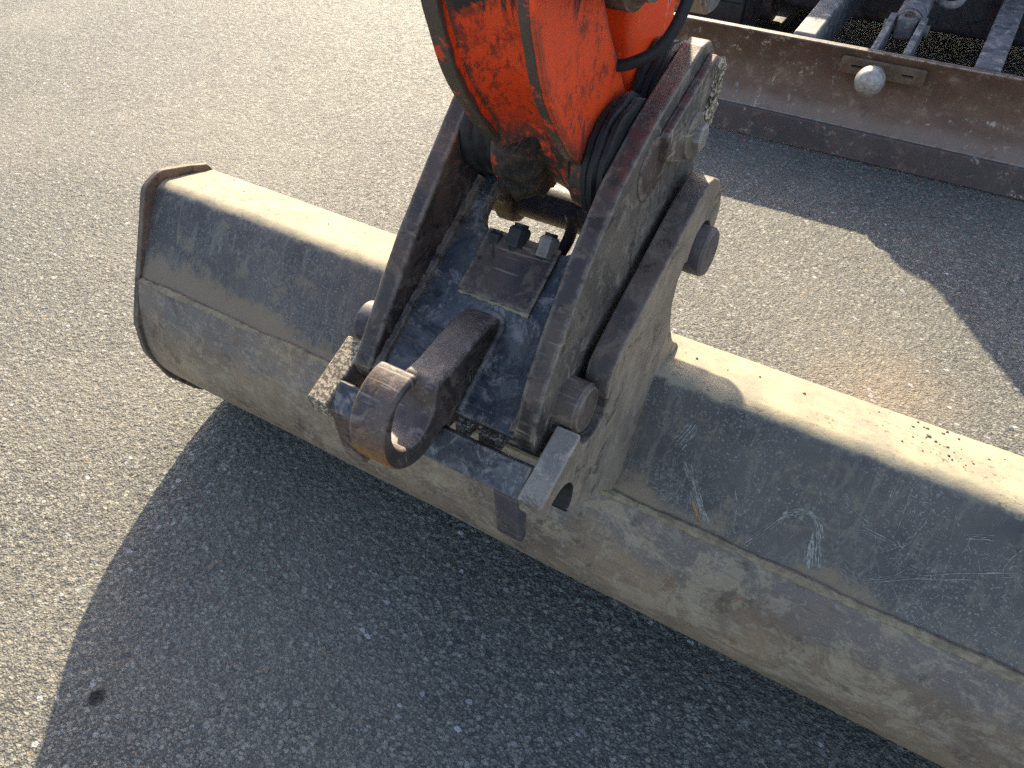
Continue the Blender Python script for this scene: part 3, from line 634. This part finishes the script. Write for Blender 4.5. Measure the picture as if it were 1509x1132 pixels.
slab('deck', dpoly, -0.022, 0.0, M['deck'], coup, O=DO, U=DU, W=DV, bevel=0.002)
# fillet welds between deck and plates
for sx in (-0.0955, 0.0955):
    pts = [tuple(dk(sx + random.uniform(-.001, .001), 0.002 + i * 0.007, 0.0)) for i in range(40)]
    tube('weld_seam', pts, [random.uniform(0.007, 0.010) for _ in pts], M['coupler'], coup, n=8)
cov = slab('cover_plate', rounded([(-0.049, 0.131, 0.002), (0.049, 0.131, 0.002), (0.049, 0.216, 0.002), (-0.049, 0.216, 0.002)]), 0.0005, 0.0045, M['coupler'], coup, O=DO, U=DU, W=DV, bevel=0.001)
for a, s in ((-0.042, 0.207), (0.041, 0.207), (-0.041, 0.175), (0.041, 0.147)):
    tube('screw', [tuple(dk(a, s, 0.002)), tuple(dk(a, s, 0.0049))], 0.0026, M['black'], cov, n=12)
pts = [tuple(dk(-0.047 + i * 0.004, 0.130 + random.uniform(-.001, .001), 0.001)) for i in range(25)]
tube('weld_seam', pts, [random.uniform(0.0012, 0.0034) for _ in pts], M['weld'], coup, n=8)
# lifting hook: curled tip and stem in one forging
outer = [(0.420 + 0.058 * math.cos(a), 0.634 + 0.058 * math.sin(a)) for a in [math.radians(86 + (306 - 86) * i / 26) for i in range(27)]]
outer += [(0.478, 0.578), (0.50, 0.585), (0.578, 0.637), (0.586, 0.646), (0.578, 0.656), (0.555, 0.662), (0.52, 0.658), (0.478, 0.652), (0.457, 0.653), (0.451, 0.648)]
outer += [(p[0], p[1]) for p in cr([(0.4485, 0.638, 0), (0.442, 0.622, 0), (0.427, 0.610, 0), (0.408, 0.606, 0), (0.388, 0.616, 0), (0.378, 0.638, 0), (0.383, 0.661, 0), (0.394, 0.675, 0), (0.408, 0.680, 0)], 4)] + [(0.420, 0.678), (0.427, 0.684)]
def hook_side(c):
    r = math.hypot(c.y - 0.42, c.z - 0.634)
    return 1 if (r > 0.052 and c.y < 0.46) else 2
slab('lifting_hook', outer, -0.412, -0.367, M['hook_face'], coup, bevel=0.0048, seg=3, side=hook_side, extra=(M['eye'], M['hook_inner']))
pts = [tuple(dk(a, s, 0.001)) for a, s in [(-0.026, -0.0 + 0.008 * i) for i in range(14)] + [(-0.022 + 0.044 * i / 6, 0.112 + 0.006 * math.sin(PI * i / 6)) for i in range(7)] + [(0.026, 0.104 - 0.008 * i) for i in range(14)]]
tube('weld_seam', pts, [random.uniform(0.003, 0.0055) for _ in pts], M['deck'], coup, n=8)
lathe_x('front_pin', 0.550, 0.602, [(-0.268, 0.0300), (-0.243, 0.0300), (-0.238, 0.026)], M['ear_edge'], coup)
lathe_x('front_pin', 0.550, 0.600, [(-0.549, 0.022), (-0.546, 0.026), (-0.502, 0.026)], M['pin'], coup)
lathe_x('rear_pin', 0.828, 0.657, [(-0.563, 0.029), (-0.560, 0.032), (-0.512, 0.032), (-0.511, 0.027), (-0.266, 0.027), (-0.265, 0.032), (-0.216, 0.032), (-0.212, 0.029)], M['pin'], coup)
for a, w in ((0.030, 0.020), (0.066, 0.030), (0.004, 0.016)):
    box('stop_block', tuple(dk(a, -0.006, -0.026)), (w, 0.024, 0.016), M['jaw'], coup, 0.002)
# keeper plate and bolt on the right plate
kp = rounded([(0.856, 0.884, 0.004), (0.736, 0.838, 0.004), (0.742, 0.806, 0.006), (0.800, 0.780, 0.015), (0.846, 0.800, 0.01), (0.872, 0.850, 0.01), (0.880, 0.872, 0.008)])
k_ = slab('keeper_plate', kp, -0.2668, -0.256, M['coupler_face'], coup, bevel=0.002, side=lambda c: 1, extra=(M['coupler'],))
lathe_x('pin_collar', 0.806, 0.812, [(-0.2562, 0.027), (-0.251, 0.026), (-0.248, 0.020)], M['coupler_face'], coup)
lathe_x('bolt_head', 0.806, 0.812, [(-0.250, 0.0155), (-0.241, 0.0155), (-0.239, 0.013)], M['bolt'], k_, n=6)
bm = bmesh.new()
for i in range(34):
    t = i / 33; r = random.uniform(0.005, 0.012)
    q = bmesh.ops.create_icosphere(bm, subdivisions=1, radius=r)
    for v in q['verts']: v.co = V(v.co.x * 0.5, v.co.y, v.co.z) * random.uniform(0.7, 1.2) + V(-0.254, 0.845 + 0.028 * t + random.uniform(-.008, .008), 0.80 + 0.065 * t + random.uniform(-.01, .01))
o = finish('dried_mud', bm, M['jaw'], k_); o['kind'] = 'stuff'
lathe_x('pin_plug', 0.726, 0.802, [(-0.2675, 0.033), (-0.2655, 0.033), (-0.2645, 0.030)], M['coupler'], coup)
ringp = [(-0.2664, 0.726 + 0.034 * math.cos(a), 0.802 + 0.034 * math.sin(a)) for a in [2 * PI * i / 40 for i in range(41)]]
tube('weld_ring', ringp, [random.uniform(0.001, 0.0022) for _ in ringp], M['coupler'], coup, n=6)
# hydraulic fittings at the deck cut-out
def fitting(a, s, h, r, L, mat, tilt):
    ax = (DV * math.cos(tilt) + DN * math.sin(tilt)).normalized(); p = dk(a, s, h)
    b_ = tube('hydraulic_fitting', [tuple(p), tuple(p + ax * L * 0.86), tuple(p + ax * L)], [r, r, r * 0.8], M[mat], coup, n=6, angle=20)
    tube('fitting_neck', [tuple(p - ax * 0.02), tuple(p + ax * (L + 0.004))], r * 0.6, M['black'], b_, n=14)
fitting(-0.036, 0.202, -0.004, 0.0125, 0.012, 'black', 0.4)
fitting(-0.009, 0.204, -0.001, 0.0145, 0.024, 'black', 0.4)
fitting(0.031, 0.203, -0.001, 0.0130, 0.025, 'bolt', 0.4)

# ------------------------------------------------------------------ excavator
exc = root('excavator', 'orange mini excavator with worn paint and rusty dozer blade, its arm holding the coupler', 'excavator')
PY, PZ = 0.728, 0.800          # link pin
DY, DZ = 0.845, 0.820          # dipper pin
cheek = [(0.560, 1.12), (0.565, 1.004), (0.576, 0.960), (0.592, 0.917), (0.618, 0.876), (0.650, 0.835)]
cheek = [(p[0], p[1]) for p in cr([(a, b, 0) for a, b in cheek], 4)]
cheek += [(PY + 0.058 * math.cos(a), PZ + 0.058 * math.sin(a)) for a in [math.radians(165 + 165 * i / 14) for i in range(15)]]
cheek += [(0.783, 0.835), (0.750, 0.885), (0.712, 0.940), (0.680, 1.00), (0.665, 1.12)]
for x0, x1 in ((-0.3385, -0.3225), (-0.4375, -0.4215)):
    ck = slab('link_cheek', cheek, x0, x1, M['cheek'], exc, bevel=0.002)
    # worn bare rim running down the cheek's front edge
    rim = [(p[0] - 0.0012, p[1]) for p in cheek[:22]] + [(p[0] + 0.006 + random.uniform(-.002, .003), p[1]) for p in cheek[:22]][::-1]
    slab('worn_rim', rim, x0 - 0.001, x1 - 0.006 if x0 > -0.4 else x1 + 0.001, M['edge'], ck, bevel=0.0015)
# hollow web between the cheeks
bm = bmesh.new(); rows = []
wp = cr([(0.572, 1.12, 0), (0.577, 1.004, 0), (0.590, 0.955, 0), (0.612, 0.905, 0), (0.640, 0.868, 0), (0.662, 0.835, 0), (0.672, 0.790, 0), (0.700, 0.752, 0), (0.74, 0.735, 0)], 4)
for k in range(19):
    t = k / 18; x = -0.4225 + t * (0.4225 - 0.3375); d = 0.020 * math.sin(PI * t)
    rows.append([bm.verts.new((x, p[0] + d * 0.85, p[1] + d * 0.4 - 0.0)) for p in wp] + [bm.verts.new((x, p[0] + 0.05, p[1] + 0.03)) for p in wp[::-1]])
m = len(rows[0])
for a, b in zip(rows, rows[1:]):
    for j in range(m): bm.faces.new((a[j], a[(j + 1) % m], b[(j + 1) % m], b[j]))
bm.faces.new(rows[0]); bm.faces.new(rows[-1])
finish('link_web', bm, M['orange'], exc)
bo_ = lathe_x('link_boss', PY - 0.004, PZ, [(-0.434, 0.046), (-0.430, 0.053), (-0.420, 0.058), (-0.408, 0.060), (-0.395, 0.059), (-0.386, 0.053), (-0.380, 0.042), (-0.378, 0.03)], M['grease'], exc, n=72, label='grease covered black boss')
for v in bo_.data.vertices:
    q = V(0, v.co.y - PY, v.co.z - PZ); v.co += q * (0.22 * mnoise.noise(v.co * 45) + 0.12 * mnoise.noise(v.co * 120))
lathe_x('link_pin', PY, PZ + 0.008, [(-0.510, 0.030), (-0.268, 0.030)], M['pin'], exc)
def seal(cy, cz, x0, x1, r, n):
    pr = [(x0, r * 0.8)]; w = (x1 - x0) / n
    for i in range(n):
        q = r * random.uniform(0.95, 1.04)
        pr += [(x0 + w * (i + 0.06), q * 0.96), (x0 + w * (i + 0.25), q), (x0 + w * (i + 0.78), q), (x0 + w * (i + 0.95), q * 0.955)]
    pr.append((x1, r * 0.8))
    o = lathe_x('dust_seal', cy, cz, pr, M['rubber'], exc, n=72, angle=50)
    for v in o.data.vertices:
        q = V(0, v.co.y - cy, v.co.z - cz); v.co += q * (0.035 * mnoise.noise(v.co * 30) + 0.03 * mnoise.noise(v.co * 130)); v.co.x += 0.0012 * mnoise.noise(v.co * 35)
seal(PY, PZ, -0.3215, -0.2925, 0.070, 3); seal(PY + 0.006, PZ, -0.4850, -0.4395, 0.054, 3)
seal(DY, DZ, -0.3250, -0.2925, 0.074, 3); seal(DY, DZ, -0.4785, -0.4575, 0.074, 2)
# dipper
dp = [(0.790, 0.842), (0.782, 0.90), (0.776, 0.97), (0.74, 1.35), (0.66, 1.90), (0.68, 2.06), (0.80, 2.08), (0.93, 1.88), (0.94, 1.40), (0.90, 0.97), (0.905, 0.84)]
dp += [(DY + 0.062 * math.cos(a), DZ + 0.062 * math.sin(a)) for a in [math.radians(10 - 170 * i / 14) for i in range(15)]]
slab('dipper', dp, -0.457, -0.326, M['red'], exc, bevel=0.014, seg=4)
lathe_x('dipper_pin', DY, DZ, [(-0.510, 0.028), (-0.2675, 0.028)], M['pin'], exc)
for x0, x1 in ((-0.316, -0.288), (-0.490, -0.462)):
    slab('rocker_arm', rounded([(0.50, 1.10, 0.03), (0.56, 1.02, 0.03), (0.70, 0.975, 0.05), (0.79, 0.955, 0.03), (0.85, 1.00, 0.03), (0.79, 1.06, 0.04), (0.62, 1.12, 0.03), (0.54, 1.15, 0.03)]), x0, x1, M['coupler'], exc, bevel=0.003)
lathe_x('rocker_pin', 0.748, 0.992, [(-0.46, 0.040), (-0.455, 0.043), (-0.312, 0.043), (-0.308, 0.038)], M['ear_edge'], exc)
lathe_x('rocker_pin_cap', 0.748, 0.990, [(-0.309, 0.030), (-0.294, 0.030), (-0.290, 0.025)], M['bolt'], exc)
lathe_x('dipper_boss', 1.198, 0.868, [(-0.56, 0.052), (-0.53, 0.056), (-0.435, 0.056), (-0.412, 0.056)], M['orange'], exc)
lathe_x('boss_cap', 1.198, 0.868, [(-0.4122, 0.054), (-0.384, 0.054), (-0.378, 0.049)], M['bolt'], exc)
slab('boss_bracket', rounded([(0.88, 0.93), (1.19, 0.825, 0.03), (1.25, 0.88, 0.03), (1.10, 1.10, 0.05), (0.90, 1.35, 0.05)]), -0.485, -0.425, M['orange'], exc, bevel=0.004)
lathe_x('link_top_pin', 0.61, 1.10, [(-0.50, 0.03), (-0.28, 0.03)], M['pin'], exc)
tube('bucket_ram', [(XM, 0.60, 1.10), (XM, 0.58, 1.30), (XM, 0.58, 1.301), (XM, 0.53, 1.85)], [0.022, 0.022, 0.045, 0.045], M['machine'], exc)
# hose crossing the dipper
hp = cr([(-0.372, 0.735, 0.878), (-0.345, 0.738, 0.892), (-0.312, 0.742, 0.900), (-0.285, 0.752, 0.918), (-0.272, 0.765, 0.948), (-0.268, 0.775, 0.99), (-0.270, 0.78, 1.08)], 8)
tube('hose', hp, 0.0062, M['rubber'], exc, n=14)
tube('hose', cr([(-0.350, 0.705, 0.735), (-0.352, 0.715, 0.712), (-0.356, 0.715, 0.690), (-0.360, 0.70, 0.675)], 6), 0.0075, M['black'], exc, n=12)
# boom
bo = [(3.06, 0.62), (3.28, 1.15), (3.38, 1.52), (3.18, 1.85), (2.80, 2.15), (2.20, 2.36), (1.75, 2.28), (0.78, 1.94), (0.70, 2.04), (0.76, 2.16), (1.72, 2.54), (2.25, 2.64), (2.95, 2.42), (3.38, 2.00), (3.52, 1.55), (3.42, 1.15), (3.22, 0.60)]
slab('boom', rounded([(a, b, 0.06) for a, b in bo]), XM - 0.10, XM + 0.10, M['red'], exc, bevel=0.01)
# dozer blade
BX0, BX1 = -1.13, 0.60; BC = -0.268
bf = cr([(2.630, 0.328, 0), (2.650, 0.290, 0), (2.664, 0.235, 0), (2.662, 0.185, 0), (2.643, 0.130, 0), (2.612, 0.088, 0)], 5)
bf = [(p[0], p[1]) for p in bf]
blade = slab('dozer_blade', bf + [(p[0] + 0.016, p[1] + 0.004) for p in bf[::-1]], BX0, BX1, M['blade'], exc, bevel=0.002)
slab('blade_edge', [(2.594, 0.002), (2.598, 0.092), (2.611, 0.094), (2.609, 0.002)], BX0, BX1, M['blade_edge'], blade, bevel=0.002)
hy, hz = 2.646, 0.278
hpoly = rounded([(-0.125, -0.027, 0.006), (0.125, -0.027, 0.006), (0.125, 0.027, 0.006), (-0.125, 0.027, 0.006)])
sl = [rounded([(c - 0.018, -0.006, 0.005), (c + 0.018, -0.006, 0.005), (c + 0.018, 0.006, 0.005), (c - 0.018, 0.006, 0.005)]) for c in (-0.075, 0.075)]
hu, hv = XA, V(0, -0.36, 1).normalized()
slab('hitch_plate', hpoly, 0.000, 0.010, M['hitch'], blade, O=V(BC, hy - 0.002, hz), U=hu, W=hv, holes=sl, bevel=0.002)
bm = bmesh.new(); bmesh.ops.create_uvsphere(bm, u_segments=40, v_segments=24, radius=0.044)
for v in bm.verts: v.co += V(BC - 0.018, 2.565, 0.266)
finish('ball_hitch', bm, M['ball'], blade)
tube('ball_stem', [(BC - 0.018, 2.65, 0.262), (BC - 0.018, 2.59, 0.264)], [0.036, 0.030], M['bolt'], blade)
for x in (-0.530, 0.008):
    slab('blade_arm', rounded([(2.664, 0.335, 0.01), (2.690, 0.235), (3.5, 0.22), (3.7, 0.26), (3.7, 0.38), (3.1, 0.365, 0.1)]), x - 0.036, x + 0.036, M['blade_arm'], exc, bevel=0.008)
ram = tube('blade_ram', cr([(BC, 2.93, 0.34), (BC, 2.97, 0.345), (BC, 3.65, 0.43)], 3), 0.045, M['blade_arm'], exc)
for x in (BC - 0.047, BC + 0.047):
    slab('clevis', rounded([(2.672, 0.325), (2.684, 0.26), (2.86, 0.27, 0.02), (2.95, 0.30, 0.03), (2.93, 0.37, 0.03), (2.80, 0.345, 0.05)]), x - 0.010, x + 0.010, M['blade_arm'], ram, bevel=0.003)
tube('clevis_pin', [(BC - 0.07, 2.915, 0.325), (BC + 0.07, 2.915, 0.325)], 0.018, M['bolt'], ram)
box('ram_eye', (BC, 2.93, 0.330), (0.066, 0.10, 0.075), M['blade_arm'], ram, 0.015)
box('lock_nut', (BC, 2.905, 0.37), (0.03, 0.03, 0.014), M['coupler'], ram, 0.003)
tube('ram_hose', cr([(BC + 0.05, 3.10, 0.37), (BC + 0.10, 3.03, 0.38), (BC + 0.125, 3.06, 0.40), (BC + 0.10, 3.25, 0.46), (BC + 0.05, 3.5, 0.5)], 6), 0.012, M['blade_arm'], exc, n=10)
# tracks
def track(x0, x1):
    n = 46; ys0, ys1, r, cz = 3.20, 4.75, 0.235, 0.24
    per = 2 * (ys1 - ys0) + 2 * PI * r; P = []
    for i in range(n):
        s = per * i / n; L = ys1 - ys0
        if s < L: P.append((ys0 + s, cz + r, 0, 1))
        elif s < L + PI * r: a = PI / 2 - (s - L) / r; P.append((ys1 + r * math.cos(a), cz + r * math.sin(a), math.cos(a), math.sin(a)))
        elif s < 2 * L + PI * r: P.append((ys1 - (s - L - PI * r), cz - r, 0, -1))
        else: a = -PI / 2 - (s - 2 * L - PI * r) / r; P.append((ys0 + r * math.cos(a), cz + r * math.sin(a), math.cos(a), math.sin(a)))
    tr = slab('track', [(p[0], p[1]) for p in P], x0, x1, M['rubber'], exc, holes=[[(p[0] - p[2] * 0.04, p[1] - p[3] * 0.04) for p in P]], bevel=0.004)
    bm = bmesh.new()
    for p in P[::1]:
        nrm = V(0, p[2], p[3]); tg = V(0, -p[3], p[2]); c = V((x0 + x1) / 2, p[0], p[1])
        vs8 = []
        for sx in (-1, 1):
            for (dt, dn) in ((-0.022, -0.006), (0.022, -0.006), (0.014, 0.004), (-0.014, 0.004)):
                vs8.append(bm.verts.new(c + XA * sx * (x1 - x0) * 0.48 + tg * dt + nrm * (dn - 0.002)))
        for f in ((0, 1, 2, 3), (7, 6, 5, 4), (0, 4, 5, 1), (1, 5, 6, 2), (2, 6, 7, 3), (3, 7, 4, 0)): bm.faces.new([vs8[i] for i in f])
    finish('track_lug', bm, M['rubber'], tr, smooth=False)
    for y in (ys0, ys0 + 0.42, ys0 + 0.8, ys0 + 1.18, ys1):
        lathe_x('track_wheel', y, cz if y in (ys0, ys1) else cz - 0.10, [(x0 + 0.04, 0.19 if y in (ys0, ys1) else 0.09), (x1 - 0.04, 0.19 if y in (ys0, ys1) else 0.09)], M['machine'], tr, n=24)
track(BC - 0.86, BC - 0.56); track(BC + 0.56, BC + 0.86)
box('undercarriage', (BC, 4.2, 0.32), (1.14, 1.3, 0.38), M['machine'], exc, 0.03)
tube('slew_ring', [(BC, 4.0, 0.46), (BC, 4.0, 0.58)], 0.40, M['machine'], exc, n=40)
slab('house', rounded([(3.50, 0.585, 0.04), (5.75, 0.585, 0.08), (5.85, 0.80, 0.1), (5.75, 1.25, 0.15), (4.3, 1.25, 0.1), (4.2, 0.90, 0.05), (3.52, 0.88, 0.06)]), BC - 0.84, BC + 0.84, M['red'], exc, bevel=0.03, seg=3)
box('swing_post', (XM, 3.20, 0.60), (0.22, 0.30, 0.22), M['machine'], exc, 0.03)
cabp = rounded([(3.23, 0.60, 0.05), (3.225, 0.72, 0.03), (3.53, 1.45, 0.06), (3.60, 2.25, 0.12), (4.55, 2.25, 0.12), (4.60, 0.60, 0.03)])
cab = slab('cab', cabp, -0.270, 0.58, M['machine'], exc, bevel=0.03, seg=3)
slab('shadow_caster_panel', [(3.215, 0.60), (3.21, 0.717), (3.192, 0.752), (3.187, 0.783), (3.22, 0.829), (3.261, 0.871), (3.317, 0.916), (3.353, 0.969), (3.394, 1.09), (3.462, 1.271), (3.56, 1.50), (4.30, 1.50), (4.30, 0.60)], -0.632, -0.275, M['red'], exc, bevel=0.004, seg=2)  # unseen panel, outline shaped so its shadow follows the stepped edge on the ground
slab('cab_window', rounded([(3.46, 1.10, 0.05), (3.70, 2.10, 0.08), (4.45, 2.10, 0.08), (4.45, 1.10, 0.05)]), 0.576, 0.582, M['glass'], cab, bevel=0.001)
slab('cab_window', rounded([(-0.36, 0.06, 0.05), (0.36, 0.06, 0.05), (0.36, 0.66, 0.05), (-0.36, 0.66, 0.05)]), 0.0, 0.004, M['glass'], cab, O=V(0.155, 3.226, 0.762), U=XA, W=V(0, 0.396, 0.918), bevel=0.001)
